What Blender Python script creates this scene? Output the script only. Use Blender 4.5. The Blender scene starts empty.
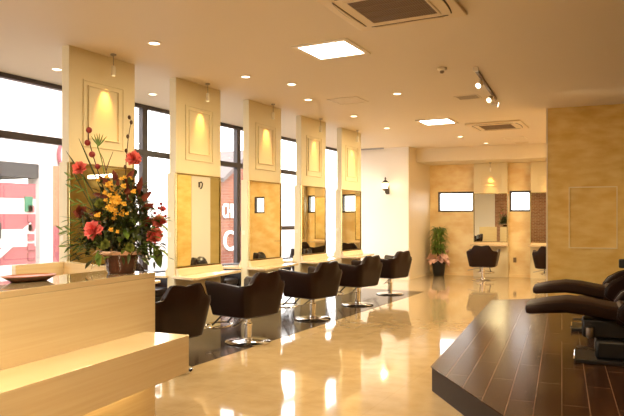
import bpy, math, random
from mathutils import Vector, Matrix
random.seed(7)
R = math.radians
sc = bpy.context.scene
col = sc.collection

# ------------------------------------------------------------------ camera, sky, sun, exposure
cd = bpy.data.cameras.new('camera')
cam = bpy.data.objects.new('camera', cd); col.objects.link(cam)
cd.sensor_width = 36; cd.lens = 36 * 630 / 624; cd.shift_y = 12 / 624
cd.clip_start = .05; cd.clip_end = 200
cam.location = (0, 0, 1.4)
cam.rotation_euler = (R(90), 0, math.atan(334 / 630))
sc.camera = cam

world = bpy.data.worlds.new('sky'); sc.world = world; world.use_nodes = True
bg = world.node_tree.nodes['Background']
bg.inputs[0].default_value = (1.0, .96, .93, 1); bg.inputs[1].default_value = 4.6

sd = bpy.data.lights.new('sun', 'SUN'); sd.energy = 1.5; sd.angle = R(2); sd.color = (1, .95, .88)
so = bpy.data.objects.new('sun', sd); col.objects.link(so)
so.rotation_euler = Vector((-.75, .25, -.75)).to_track_quat('-Z', 'Y').to_euler()

sc.view_settings.view_transform = 'Standard'
sc.view_settings.look = 'None'
sc.view_settings.exposure = .93
sc.view_settings.gamma = 1.0
sc.view_settings.use_curve_mapping = False

WARM = (1.0, .72, .36)
WARM2 = (1.0, .79, .47)
CEIL = 3.12
WX = -6.6          # window wall
PX = -5.0          # front plane of the mirror panels
P_W = .90

# ------------------------------------------------------------------ materials
def mat(name, color, rough=.5, metal=0, spec=.5, coat=0, coat_rough=.05, emit=None, estr=0,
        var=None, vscale=(3, 3, 3), vdetail=4, bump=0, bscale=20, sheen=0, trans=0, ramp=(.3, .7)):
    m = bpy.data.materials.new(name); m.use_nodes = True
    nt = m.node_tree; b = nt.nodes['Principled BSDF']
    b.inputs['Base Color'].default_value = (*color, 1)
    b.inputs['Roughness'].default_value = rough
    b.inputs['Metallic'].default_value = metal
    b.inputs['Specular IOR Level'].default_value = spec
    b.inputs['Coat Weight'].default_value = coat
    b.inputs['Coat Roughness'].default_value = coat_rough
    b.inputs['Sheen Weight'].default_value = sheen
    b.inputs['Transmission Weight'].default_value = trans
    if emit:
        b.inputs['Emission Color'].default_value = (*emit, 1)
        b.inputs['Emission Strength'].default_value = estr
    if var or bump:
        tc = nt.nodes.new('ShaderNodeTexCoord')
        mp = nt.nodes.new('ShaderNodeMapping'); mp.inputs['Scale'].default_value = vscale
        nt.links.new(tc.outputs['Object'], mp.inputs[0])
    if var:
        n = nt.nodes.new('ShaderNodeTexNoise'); n.inputs['Scale'].default_value = 1
        n.inputs['Detail'].default_value = vdetail
        nt.links.new(mp.outputs[0], n.inputs[0])
        r = nt.nodes.new('ShaderNodeValToRGB')
        r.color_ramp.elements[0].position = ramp[0]; r.color_ramp.elements[0].color = (*color, 1)
        r.color_ramp.elements[1].position = ramp[1]; r.color_ramp.elements[1].color = (*var, 1)
        nt.links.new(n.outputs[0], r.inputs[0]); nt.links.new(r.outputs[0], b.inputs['Base Color'])
    if bump:
        n2 = nt.nodes.new('ShaderNodeTexNoise'); n2.inputs['Scale'].default_value = bscale
        nt.links.new(tc.outputs['Object'], n2.inputs[0])
        bp = nt.nodes.new('ShaderNodeBump'); bp.inputs['Strength'].default_value = bump
        bp.inputs['Distance'].default_value = .02
        nt.links.new(n2.outputs[0], bp.inputs['Height']); nt.links.new(bp.outputs[0], b.inputs['Normal'])
    return m

def floor_tile():
    m = mat('polished_cream_tile', (.64, .48, .28), rough=.07, spec=.7, coat=.35, coat_rough=.03)
    nt = m.node_tree; b = nt.nodes['Principled BSDF']
    tc = nt.nodes.new('ShaderNodeTexCoord')
    br = nt.nodes.new('ShaderNodeTexBrick')
    br.offset = 0; br.inputs['Scale'].default_value = 1
    br.inputs['Brick Width'].default_value = .6; br.inputs['Row Height'].default_value = .6
    br.inputs['Mortar Size'].default_value = .0025
    br.inputs['Color1'].default_value = (1, 1, 1, 1); br.inputs['Color2'].default_value = (.98, .98, .97, 1)
    br.inputs['Mortar'].default_value = (.86, .83, .78, 1)
    nt.links.new(tc.outputs['Object'], br.inputs[0])
    n = nt.nodes.new('ShaderNodeTexNoise'); n.inputs['Scale'].default_value = 5; n.inputs['Detail'].default_value = 9
    nt.links.new(tc.outputs['Object'], n.inputs[0])
    r = nt.nodes.new('ShaderNodeValToRGB')
    r.color_ramp.elements[0].position = .3; r.color_ramp.elements[0].color = (.45, .32, .165, 1)
    r.color_ramp.elements[1].position = .7; r.color_ramp.elements[1].color = (.55, .41, .235, 1)
    nt.links.new(n.outputs[0], r.inputs[0])
    mx = nt.nodes.new('ShaderNodeMix'); mx.data_type = 'RGBA'; mx.blend_type = 'MULTIPLY'
    mx.inputs[0].default_value = 1
    nt.links.new(r.outputs[0], mx.inputs[6]); nt.links.new(br.outputs[0], mx.inputs[7])
    nt.links.new(mx.outputs[2], b.inputs['Base Color'])
    n2 = nt.nodes.new('ShaderNodeTexNoise'); n2.inputs['Scale'].default_value = 2.2; n2.inputs['Detail'].default_value = 1
    nt.links.new(tc.outputs['Object'], n2.inputs[0])
    bp = nt.nodes.new('ShaderNodeBump'); bp.inputs['Strength'].default_value = .06; bp.inputs['Distance'].default_value = .02
    nt.links.new(n2.outputs[0], bp.inputs['Height']); nt.links.new(bp.outputs[0], b.inputs['Normal'])
    return m

def plank(name, c1, c2, mortar, w, rowh, rough, rotz=0, grain=40):
    m = mat(name, c1, rough=rough, spec=.10)
    nt = m.node_tree; b = nt.nodes['Principled BSDF']
    tc = nt.nodes.new('ShaderNodeTexCoord'); mp = nt.nodes.new('ShaderNodeMapping')
    mp.inputs['Rotation'].default_value = (0, 0, rotz)
    nt.links.new(tc.outputs['Object'], mp.inputs[0])
    br = nt.nodes.new('ShaderNodeTexBrick'); br.inputs['Scale'].default_value = 1
    br.inputs['Brick Width'].default_value = w; br.inputs['Row Height'].default_value = rowh
    br.inputs['Mortar Size'].default_value = .003
    br.inputs['Color1'].default_value = (*c1, 1); br.inputs['Color2'].default_value = (*c2, 1)
    br.inputs['Mortar'].default_value = (*mortar, 1)
    nt.links.new(mp.outputs[0], br.inputs[0])
    mp2 = nt.nodes.new('ShaderNodeMapping'); mp2.inputs['Scale'].default_value = (1.5, grain, 1)
    nt.links.new(mp.outputs[0], mp2.inputs[0])
    n = nt.nodes.new('ShaderNodeTexNoise'); n.inputs['Scale'].default_value = 1; n.inputs['Detail'].default_value = 5
    nt.links.new(mp2.outputs[0], n.inputs[0])
    r = nt.nodes.new('ShaderNodeValToRGB')
    r.color_ramp.elements[0].position = .3; r.color_ramp.elements[0].color = (.62, .62, .62, 1)
    r.color_ramp.elements[1].position = .7; r.color_ramp.elements[1].color = (1.2, 1.2, 1.2, 1)
    nt.links.new(n.outputs[0], r.inputs[0])
    mx = nt.nodes.new('ShaderNodeMix'); mx.data_type = 'RGBA'; mx.blend_type = 'MULTIPLY'; mx.inputs[0].default_value = 1
    nt.links.new(br.outputs[0], mx.inputs[6]); nt.links.new(r.outputs[0], mx.inputs[7])
    nt.links.new(mx.outputs[2], b.inputs['Base Color'])
    return m

def brick_wall(name, c1, c2, mortar):
    m = mat(name, c1, rough=.85)
    nt = m.node_tree; b = nt.nodes['Principled BSDF']
    tc = nt.nodes.new('ShaderNodeTexCoord'); sep = nt.nodes.new('ShaderNodeSeparateXYZ')
    ad = nt.nodes.new('ShaderNodeMath'); cb = nt.nodes.new('ShaderNodeCombineXYZ')
    nt.links.new(tc.outputs['Object'], sep.inputs[0])
    nt.links.new(sep.outputs[0], ad.inputs[0]); nt.links.new(sep.outputs[1], ad.inputs[1])
    nt.links.new(ad.outputs[0], cb.inputs[0]); nt.links.new(sep.outputs[2], cb.inputs[1])
    br = nt.nodes.new('ShaderNodeTexBrick'); br.inputs['Scale'].default_value = 1
    br.inputs['Brick Width'].default_value = .24; br.inputs['Row Height'].default_value = .08
    br.inputs['Mortar Size'].default_value = .008
    br.inputs['Color1'].default_value = (*c1, 1); br.inputs['Color2'].default_value = (*c2, 1)
    br.inputs['Mortar'].default_value = (*mortar, 1)
    nt.links.new(cb.outputs[0], br.inputs[0]); nt.links.new(br.outputs[0], b.inputs['Base Color'])
    return m

def glass():
    m = bpy.data.materials.new('window_glass'); m.use_nodes = True
    nt = m.node_tree; nt.nodes.clear()
    o = nt.nodes.new('ShaderNodeOutputMaterial'); t = nt.nodes.new('ShaderNodeBsdfTransparent')
    t.inputs[0].default_value = (.96, .97, .97, 1)
    g = nt.nodes.new('ShaderNodeBsdfGlossy'); g.inputs['Roughness'].default_value = .02
    mx = nt.nodes.new('ShaderNodeMixShader'); mx.inputs[0].default_value = .06
    nt.links.new(t.outputs[0], mx.inputs[1]); nt.links.new(g.outputs[0], mx.inputs[2])
    nt.links.new(mx.outputs[0], o.inputs[0])
    return m

def light_mat(name, c, s):
    m = bpy.data.materials.new(name); m.use_nodes = True
    nt = m.node_tree; nt.nodes.clear()
    o = nt.nodes.new('ShaderNodeOutputMaterial'); e = nt.nodes.new('ShaderNodeEmission')
    e.inputs[0].default_value = (*c, 1); e.inputs[1].default_value = s
    nt.links.new(e.outputs[0], o.inputs[0]); return m

M = {}
M['ceiling'] = mat('ceiling_paint', (.80, .69, .54), rough=.6, spec=.3)
M['white'] = mat('white_wallpaper', (.90, .84, .75), rough=.7, bump=.05, bscale=60)
M['cream'] = mat('cream_paint', (.80, .70, .52), rough=.55)
M['panel'] = mat('cream_panel_paint', (.76, .66, .42), rough=.5)
M['panel_side'] = M['panel']
M['yellow'] = mat('mottled_yellow_plaster', (.74, .47, .11), rough=.55, var=(.88, .65, .23), vscale=(3.2, 3.2, 8), vdetail=9, ramp=(.34, .66))
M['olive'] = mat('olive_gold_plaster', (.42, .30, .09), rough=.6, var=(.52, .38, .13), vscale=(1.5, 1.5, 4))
M['yellow_back'] = mat('mottled_cream_plaster', (.84, .59, .26), rough=.5, var=(.97, .80, .46), vscale=(3, 3, 5), vdetail=9, ramp=(.34, .66))
M['floor'] = floor_tile()
M['darkfloor'] = plank('dark_floor_tile', (.045, .032, .026), (.06, .042, .034), (.02, .015, .012), .6, .3, .12, R(90), 4)
M['deck'] = plank('dark_walnut_plank', (.042, .017, .008), (.060, .026, .012), (.20, .125, .08), 1.1, .165, .22, R(-96.3), 22)
M['deckside'] = mat('dark_walnut_edge', (.022, .011, .006), rough=.5, spec=.2)
M['oak'] = mat('pale_zebra_oak', (.83, .66, .40), rough=.22, spec=.5, coat=.4, coat_rough=.08, var=(.90, .76, .51), vscale=(2.2, 1.2, 70), vdetail=5)
M['oakgloss'] = mat('glossy_pale_top', (.82, .66, .42), rough=.08, coat=1, coat_rough=.02)
M['oakflat'] = mat('pale_oak_worktop', (.74, .56, .33), rough=.2, coat=.4, coat_rough=.06, var=(.82, .65, .42), vscale=(45, 1.5, 1.5), vdetail=5)
M['leather'] = mat('dark_brown_leather', (.014, .0042, .0022), rough=.36, spec=.20, bump=.12, bscale=90)
M['bedleather'] = mat('brown_vinyl', (.020, .0075, .0035), rough=.5, spec=.15)
M['black'] = mat('black_plastic', (.012, .011, .011), rough=.4)
M['chrome'] = mat('polished_chrome', (.80, .78, .75), rough=.12, metal=1)
M['brushed'] = mat('brushed_metal', (.40, .37, .34), rough=.45, metal=1)
M['mirror'] = mat('mirror_glass', (.76, .75, .62), rough=.01, metal=1)
M['mirror_edge'] = mat('olive_gold_mirror_bevel', (.45, .36, .16), rough=.2, metal=1)
M['frame'] = mat('dark_bronze_frame', (.05, .036, .036), rough=.4)
M['glass'] = glass()
M['acwhite'] = mat('cream_plastic', (.78, .64, .44), rough=.45)
M['acgrille'] = mat('brown_grille', (.16, .085, .04), rough=.6)
M['slot'] = mat('dark_slot', (.05, .025, .015), rough=.6)
M['trim'] = mat('cream_trim', (.85, .75, .58), rough=.4)
M['moulding'] = mat('pale_yellow_moulding', (.95, .82, .52), rough=.4)
M['lamp'] = light_mat('lamp_glow', (1, .86, .60), 3.5)
M['lampwhite'] = light_mat('panel_glow', (1, .93, .80), 9)
M['led'] = light_mat('led_glow', (1, .72, .30), 8)
M['lantern'] = light_mat('lantern_glow', (1, .80, .45), 5)
M['frost'] = mat('frosted_glass', (.85, .80, .66), rough=.3)
M['iron'] = mat('antique_iron', (.07, .05, .03), rough=.5)
M['outlet'] = mat('brown_outlet', (.22, .15, .09), rough=.5)
M['terracotta'] = mat('glazed_brown_pot', (.075, .018, .009), rough=.22)
M['paper'] = mat('pink_tissue', (.96, .66, .57), rough=.7)
M['pink'] = mat('pink_carnation', (.86, .12, .12), rough=.6, var=(.96, .34, .30), vscale=(50, 50, 50))
M['rose'] = mat('pink_red_rose', (.86, .07, .10), rough=.6, var=(.98, .36, .34), vscale=(60, 60, 60))
M['yellowpetal'] = mat('yellow_petal', (.92, .58, .09), rough=.6)
M['greenpom'] = mat('green_pompon', (.22, .26, .05), rough=.7)
M['leafdark'] = mat('dark_leaf', (.022, .036, .010), rough=.45, var=(.075, .10, .022), vscale=(20, 20, 20))
M['leaf'] = mat('green_leaf', (.07, .16, .02), rough=.45, var=(.20, .30, .05), vscale=(14, 14, 14))
M['burgundy'] = mat('burgundy_leaf', (.13, .022, .02), rough=.5, var=(.28, .06, .03), vscale=(25, 25, 25))
M['twig'] = mat('brown_twig', (.10, .05, .025), rough=.7)
M['berry'] = mat('dark_red_berry', (.28, .02, .02), rough=.4)
M['soil'] = mat('soil', (.04, .025, .015), rough=.9)
M['tray'] = mat('red_brown_wood', (.45, .12, .03), rough=.3, var=(.60, .20, .05), vscale=(3, 30, 3))
M['traydark'] = mat('dark_wood', (.07, .025, .012), rough=.3)
M['brick'] = brick_wall('brown_brick', (.30, .13, .06), (.42, .21, .11), (.55, .42, .3))
M['extwhite'] = mat('white_render', (.50, .45, .43), rough=.8)
M['extpink'] = mat('pink_panel', (.24, .06, .07), rough=.7)
M['extorange'] = brick_wall('orange_brick', (.17, .05, .03), (.21, .065, .035), (.2, .12, .09))
M['exttan'] = mat('tan_render', (.24, .13, .07), rough=.8)
M['extroof'] = mat('grey_roof', (.10, .08, .08), rough=.8)
M['extdark'] = mat('dark_slats', (.016, .012, .014), rough=.7)
M['extgreen'] = mat('green_panel', (.02, .12, .06), rough=.7)
M['asphalt'] = mat('pale_asphalt', (.22, .20, .19), rough=.9)
M['letters'] = mat('white_lettering', (.92, .90, .88), rough=.5)
M['towel'] = mat('folded_towel', (.75, .66, .52), rough=.9)

# ------------------------------------------------------------------ mesh builder
class MB:
    def __init__(s): s.v = []; s.f = []
    def box(s, x0, x1, y0, y1, z0, z1):
        b = len(s.v)
        s.v += [(x0,y0,z0),(x1,y0,z0),(x1,y1,z0),(x0,y1,z0),(x0,y0,z1),(x1,y0,z1),(x1,y1,z1),(x0,y1,z1)]
        s.f += [tuple(b+i for i in q) for q in ((3,2,1,0),(4,5,6,7),(0,1,5,4),(1,2,6,5),(2,3,7,6),(3,0,4,7))]
        return s
    def prism(s, poly, z0, z1):
        b = len(s.v); n = len(poly)
        s.v += [(x,y,z0) for x,y in poly] + [(x,y,z1) for x,y in poly]
        s.f.append(tuple(b+i for i in reversed(range(n)))); s.f.append(tuple(b+n+i for i in range(n)))
        for i in range(n):
            j = (i+1) % n; s.f.append((b+i, b+j, b+n+j, b+n+i))
        return s
    def extrude(s, pts, axis, a0, a1):
        """closed outline pts in the two other axes, swept along axis"""
        b = len(s.v); n = len(pts)
        def mk(p, a):
            return {'x': (a, p[0], p[1]), 'y': (p[0], a, p[1]), 'z': (p[0], p[1], a)}[axis]
        s.v += [mk(p, a0) for p in pts] + [mk(p, a1) for p in pts]
        s.f.append(tuple(b+i for i in reversed(range(n)))); s.f.append(tuple(b+n+i for i in range(n)))
        for i in range(n):
            j = (i+1) % n; s.f.append((b+i, b+j, b+n+j, b+n+i))
        return s
    def tube(s, pts, r, n=8, caps=True, closed=False):
        pts = [Vector(p) for p in pts]; rs = r if isinstance(r, (list, tuple)) else [r]*len(pts)
        b = len(s.v); m = len(pts); up = None
        for i, p in enumerate(pts):
            if closed: t = pts[(i+1) % m] - pts[i-1]
            else: t = pts[min(i+1, m-1)] - pts[max(i-1, 0)]
            t.normalize()
            if up is None:
                up = Vector((0,0,1)) if abs(t.z) < .9 else Vector((1,0,0))
            a = t.cross(up)
            if a.length < 1e-5: a = t.cross(Vector((1,0,0)))
            a.normalize(); c = a.cross(t).normalized(); up = c
            for k in range(n):
                w = 2*math.pi*k/n
                s.v.append(tuple(p + (a*math.cos(w) + c*math.sin(w))*rs[i]))
        for i in range(m if closed else m-1):
            i2 = (i+1) % m
            for k in range(n):
                k2 = (k+1) % n
                s.f.append((b+i*n+k, b+i*n+k2, b+i2*n+k2, b+i2*n+k))
        if caps and not closed:
            s.f.append(tuple(b+k for k in reversed(range(n)))); s.f.append(tuple(b+(m-1)*n+k for k in range(n)))
        return s
    def lathe(s, prof, cx=0, cy=0, n=24, cap=True):
        b = len(s.v); m = len(prof)
        for r, z in prof:
            for k in range(n):
                w = 2*math.pi*k/n; s.v.append((cx+r*math.cos(w), cy+r*math.sin(w), z))
        for i in range(m-1):
            for k in range(n):
                k2 = (k+1) % n
                s.f.append((b+i*n+k, b+i*n+k2, b+(i+1)*n+k2, b+(i+1)*n+k))
        if cap:
            s.f.append(tuple(b+k for k in reversed(range(n)))); s.f.append(tuple(b+(m-1)*n+k for k in range(n)))
        return s
    def ball(s, c, r, n=8, m=6, sq=1):
        b = len(s.v); c = Vector(c)
        s.v.append(tuple(c+Vector((0,0,-r*sq))))
        for i in range(1, m):
            t = math.pi*i/m
            for k in range(n):
                w = 2*math.pi*k/n
                s.v.append((c.x+r*math.sin(t)*math.cos(w), c.y+r*math.sin(t)*math.sin(w), c.z-r*sq*math.cos(t)))
        s.v.append(tuple(c+Vector((0,0,r*sq)))); e = len(s.v)-1
        for k in range(n):
            k2 = (k+1) % n
            s.f.append((b, b+1+k2, b+1+k)); s.f.append((e, e-n+k, e-n+k2))
            for i in range(m-2):
                s.f.append((b+1+i*n+k, b+1+i*n+k2, b+1+(i+1)*n+k2, b+1+(i+1)*n+k))
        return s
    def leaf(s, p, d, up, L, W, droop=0, seg=4, fold=.25):
        """a curved leaf blade with a mid rib, given as a thin two-sided sheet of quads"""
        p = Vector(p); d = Vector(d).normalized(); up = Vector(up)
        side = d.cross(up)
        if side.length < 1e-4: side = Vector((1,0,0))
        side.normalize(); up = side.cross(d).normalized()
        b = len(s.v)
        for i in range(seg+1):
            t = i/seg
            w = W*.5*math.sin(math.pi*min(1, t*.92+.06))**.8 if t < 1 else 0.0006
            c = p + d*(L*t) - Vector((0,0,1))*(droop*L*t*t)
            s.v += [tuple(c-side*w+up*w*fold), tuple(c), tuple(c+side*w+up*w*fold)]
        for i in range(seg):
            for k in (0, 1):
                a = b+i*3+k; s.f.append((a, a+1, a+4, a+3))
        return s
    def rframe(s, a0, a1, z0, z1, w, x0, x1):
        """rectangular frame in the local y-z plane, from x0 to x1"""
        b = len(s.v)
        for x in (x0, x1):
            for q in (0, w):
                s.v += [(x,a0+q,z0+q),(x,a1-q,z0+q),(x,a1-q,z1-q),(x,a0+q,z1-q)]
        for k in range(4):
            k2 = (k+1) % 4
            s.f += [(b+k,b+k2,b+4+k2,b+4+k), (b+8+k,b+12+k,b+12+k2,b+8+k2), (b+k,b+8+k,b+8+k2,b+k2), (b+4+k,b+4+k2,b+12+k2,b+12+k)]
        return s
    def build(s, name, m, parent=None, bevel=0, smooth=False, subsurf=0, seg=2, loc=None, solid=0):
        me = bpy.data.meshes.new(name); me.from_pydata([tuple(v) for v in s.v], [], s.f); me.update()
        import bmesh
        bm = bmesh.new(); bm.from_mesh(me); bmesh.ops.recalc_face_normals(bm, faces=bm.faces); bm.to_mesh(me); bm.free()
        me.materials.append(m)
        o = bpy.data.objects.new(name, me); col.objects.link(o)
        if parent: o.parent = parent
        if loc: o.location = loc
        if solid:
            md = o.modifiers.new('solid', 'SOLIDIFY'); md.thickness = solid
        if bevel:
            md = o.modifiers.new('bevel', 'BEVEL'); md.width = bevel; md.segments = seg; md.limit_method = 'ANGLE'; md.angle_limit = R(35)
        if subsurf:
            md = o.modifiers.new('sub', 'SUBSURF'); md.levels = subsurf; md.render_levels = subsurf
        if smooth or bevel or subsurf:
            for p in me.polygons: p.use_smooth = True
            if not subsurf:
                me.set_sharp_from_angle(angle=R(40))
        return o

def tag(o, label=None, cat=None, group=None, kind=None):
    if label: o['label'] = label
    if cat: o['category'] = cat
    if group: o['group'] = group
    if kind: o['kind'] = kind
    return o
def thing(name, loc, label, cat, rz=0, group=None):
    o = bpy.data.objects.new(name, None); col.objects.link(o)
    o.location = loc; o.rotation_euler = (0, 0, rz); o.empty_display_size = .1
    return tag(o, label, cat, group)
def struct(name, mb, m, **k):
    o = mb.build(name, m, **k); o['kind'] = 'structure'; return o
def kids(o): return [c for c in bpy.data.objects if c.parent == o]
def dup(o, loc, rz=None, label=None, group=None):
    r = o.copy(); col.objects.link(r); r.location = loc
    if rz is not None: r.rotation_euler = (0, 0, rz)
    if label: r['label'] = label
    if group: r['group'] = group
    for ch in kids(o):
        c = ch.copy(); col.objects.link(c); c.parent = r
        for g in kids(ch):
            d = g.copy(); col.objects.link(d); d.parent = c
    return r
def lamp(name, kind, loc, power, color, parent=None, aim=(0,0,-1), size=.1, spot=60, blend=.5, sy=None):
    l = bpy.data.lights.new(name, kind); l.energy = power; l.color = color
    if kind == 'AREA':
        l.size = size
        if sy: l.shape = 'RECTANGLE'; l.size_y = sy
    if kind in ('SPOT', 'POINT'): l.shadow_soft_size = size
    if kind == 'SPOT': l.spot_size = R(spot); l.spot_blend = blend
    o = bpy.data.objects.new(name, l); col.objects.link(o); o.location = loc
    o.rotation_euler = Vector(aim).to_track_quat('-Z', 'Y').to_euler()
    if parent: o.parent = parent
    return o

# ------------------------------------------------------------------ the room
XR = 4.0; YR = -2.5; YB = 15.9; YE = 14.1
struct('floor', MB().prism([(WX,YR),(XR+.15,YR),(XR+.15,YB+1.2),(WX,YB+1.2)], -.12, 0), M['floor'])
fl = MB().prism([(WX+.02,2.6),(-3.83,2.6),(-3.83,11.9),(WX+.02,11.9)], 0, .003)
struct('trim_0', fl, M['darkfloor'])
struct('ceiling', MB().box(WX-.2, XR+.2, YR-.2, YB+1.2, CEIL, CEIL+.2), M['ceiling'])
# window wall: solid near the camera, three tall windows, then solid again
struct('wall_left', MB().box(WX-.15, WX, YR, 0, 0, CEIL), M['white'])
struct('wall_rear', MB().box(WX-.15, -3.0, YR-.15, YR, 0, CEIL), M['white'])
struct('wall_brick', MB().box(-3.0, 1.0, YR-.15, YR, 0, CEIL), M['brick'])
struct('wall_rear_right', MB().box(1.0, XR+.15, YR-.15, YR, 0, CEIL), M['cream'])
struct('wall_right', MB().box(XR, XR+.15, YR, YB+1.2, 0, CEIL), M['yellow'])
struct('wall_end', MB().box(WX-.15, -4.93, YE, YB+.3, 0, CEIL), M['white'])
# alcove: side return, back wall with strip window openings, dropped beam
struct('wall_return', MB().box(-4.93, -4.905, YE+.0, YB, 0, CEIL), M['cream'])
wins = [(-4.75, -2.45), (-1.65, -1.02)]
bwall = MB()
bwall.box(-5.2, XR+.5, YB, YB+.15, 0, 1.605).box(-5.2, XR+.5, YB, YB+.15, 2.115, CEIL)
bwall.box(-5.2, -4.71, YB, YB+.15, 1.605, 2.115).box(-2.46, -1.65, YB, YB+.15, 1.605, 2.115)
bwall.box(-1.30, .30, YB, YB+.15, 1.605, 2.115).box(.70, XR+.5, YB, YB+.15, 1.605, 2.115).box(-3.81, -2.96, YB, YB+.15, 1.605, 2.115)
struct('wall_back', bwall, M['yellow_back'])
struct('ceiling_beam', MB().box(-5.15, XR+.5, 14.8, YB, 2.80, CEIL), M['cream'])
# the big yellow block on the right
struct('wall_block', MB().box(-1.35, XR+.3, 10.28, 10.72, 0, CEIL), M['yellow'])
struct('wall_block_inner', MB().box(-.90, XR+.3, 10.72, 12.4, 0, CEIL), M['yellow_back'])
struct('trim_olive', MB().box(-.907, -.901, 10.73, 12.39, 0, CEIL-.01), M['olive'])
struct('trim_corner', MB().box(-1.362, -1.338, 10.27, 10.295, 0, CEIL), M['trim'])
struct('trim_pilaster', MB().box(-.93, -.9071, 11.15, 11.75, 0, CEIL), M['white'])
struct('trim_moulding', MB().rframe(-1.039, -.368, .972, 1.903, .014, 0, .015), M['moulding']).location = (0, 10.28, 0)
bpy.data.objects['trim_moulding'].rotation_euler = (0, 0, 0)
o = bpy.data.objects['trim_moulding']
# frame was laid out in local y-z: turn it so that local y runs along world x
o.data.transform(Matrix(((0,1,0,0),(-1,0,0,0),(0,0,1,0),(0,0,0,1))))
struct('baseboard_end', MB().box(-5.6, -4.93, YE-.015, YE, 0, .07), M['trim'])
struct('baseboard_back', MB().box(-5.0, XR, YB-.015, YB, 0, .07), M['yellow_back'])
struct('baseboard_return', MB().box(-4.905, -4.89, YE, YB-.015, 0, .07), M['cream'])

# tall windows
def tall_window(n, y0, y1, rail=None, mid=False, low=True):
    f = MB(); x0, x1 = WX-.09, WX-.01
    f.rframe(y0, y1, .06, CEIL, .055, x0, x1)
    if low: f.box(x0, x1, y0+.055, y1-.055, 2.36, 2.445)
    if mid: f.box(x0, x1, mid-.03, mid+.03, .115, CEIL-.055)
    if rail:
        f.box(x0, x1, y0+.055, y1-.055, rail-.04, rail+.04)
        f.box(x0, x1, y0+.055, y1-.055, .56, .62)
    w = struct('window_%d' % n, f, M['frame'])
    g = MB().box(WX-.056, WX-.050, y0+.055, y1-.055, .115, 2.36).box(WX-.056, WX-.050, y0+.055, y1-.055, 2.445, CEIL-.055)
    g.build('window_pane', M['glass'], w)
tall_window(1, 4.70, 7.15)
tall_window(2, 7.15, 9.60)
tall_window(3, 9.60, 12.0, rail=1.235)
struct('trim_sill', MB().box(WX-.15, WX, 0, YE, 0, .06), M['frame'])
# alcove strip windows
def strip_window(n, x0, x1):
    f = MB().rframe(x0, x1, 1.605, 2.115, .045, .02, .12)
    f.v = [(v[1], YB+v[0], v[2]) for v in f.v]
    w = struct('window_%d' % n, f, M['frame'])
    MB().box(x0+.045, x1-.045, YB+.075, YB+.081, 1.65, 2.07).build('window_pane', M['glass'], w)
tall_window(9, 12.0, YE, low=False)
tall_window(7, 2.35, 4.70)
tall_window(8, 0, 2.35)
strip_window(4, -4.71, -3.81)
strip_window(5, -2.96, -2.46)
strip_window(6, -1.65, -1.30)
strip_window(10, .30, .70)

# raised dark plank platform
struct('trim_platform', MB().prism([(-1.549,5.02),(-.746,3.955),(.9,1.77),(XR,1.77),(XR,10.84),(-1.37,10.25),(-2.035,9.58)], .0, .192), M['deckside'])
pt = MB().prism([(-1.56,5.02),(-.755,3.945),(.89,1.76),(XR,1.76),(XR,10.84),(-1.37,10.25),(-2.045,9.59)], .192, .2)
struct('floor_platform', pt, M['deck'])

# ------------------------------------------------------------------ ceiling fittings
def turn(objs, pivot, a=R(6.3)):
    rot = Matrix.Rotation(a, 3, 'Z'); pv = Vector((pivot[0], pivot[1], 0))
    for o in objs:
        o.location = pv + rot @ (Vector(o.location) - pv); o.rotation_euler.z += a
PIV_BACK = (-3.39, YB); PIV_BLOCK = (-1.35, 10.28)
D_ = bpy.data.objects
turn([D_[n] for n in ('wall_back','ceiling_beam','baseboard_back','window_4','window_5','window_6','window_10')], PIV_BACK)
turn([D_[n] for n in ('trim_olive','wall_block','wall_block_inner','trim_corner','trim_pilaster','trim_moulding')], PIV_BLOCK)
def ac_unit(x, y, label):
    t = thing('air_conditioner', (x, y, CEIL), label, 'air conditioner', group='ceiling cassette air conditioners')
    h = .475
    MB().box(-h, h, -h, h, -.03, -.001).build('panel', M['acwhite'], t, bevel=.008)
    g = MB().rframe(-.30, .30, -.30, .30, .02, -.036, -.030)
    g.v = [(v[1], v[2], v[0]) for v in g.v]
    g.build('grille_frame', M['acwhite'], t)
    gr = MB().box(-.28, .28, -.28, .28, -.033, -.0305)
    gr.build('grille', M['acgrille'], t)
    lines = MB()
    for k in range(1, 4): lines.box(-.28, .28, -.28+.14*k-.004, -.28+.14*k+.004, -.036, -.0332)
    for k in range(28): lines.box(-.28+.02*k+.008, -.28+.02*k+.011, -.28, .28, -.0345, -.0333)
    lines.build('grille_bars', M['outlet'], t)
    # four curved outlets round the grille
    for a in range(4):
        m = MB(); pts = []
        for i in range(13):
            q = -.34 + .68*i/12
            bulge = .38 + .035*(1-(q/.34)**2)
            pts.append((bulge, q))
        for i in range(12, -1, -1):
            q = -.34 + .68*i/12; pts.append((.372, q))
        rot = [(x_*math.cos(a*math.pi/2)-y_*math.sin(a*math.pi/2), x_*math.sin(a*math.pi/2)+y_*math.cos(a*math.pi/2)) for x_, y_ in pts]
        m.prism(rot, -.0325, -.0305).build('air_slot', M['slot'], t)
        m = MB()
        inner = [(.380+ (.022*(1-(q/.30)**2)), q) for q in [-.30+.6*i/10 for i in range(11)]] + [(.378, .30), (.378, -.30)]
        rot = [(x_*math.cos(a*math.pi/2)-y_*math.sin(a*math.pi/2), x_*math.sin(a*math.pi/2)+y_*math.cos(a*math.pi/2)) for x_, y_ in inner]
        m.prism(rot, -.040, -.033).build('louvre', M['acwhite'], t)
    return t
ac_unit(-1.78, 4.74, 'large square ceiling cassette air conditioner at the top edge, nearest one')
ac_unit(-2.38, 11.68, 'square ceiling cassette air conditioner far away near the alcove beam')

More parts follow.
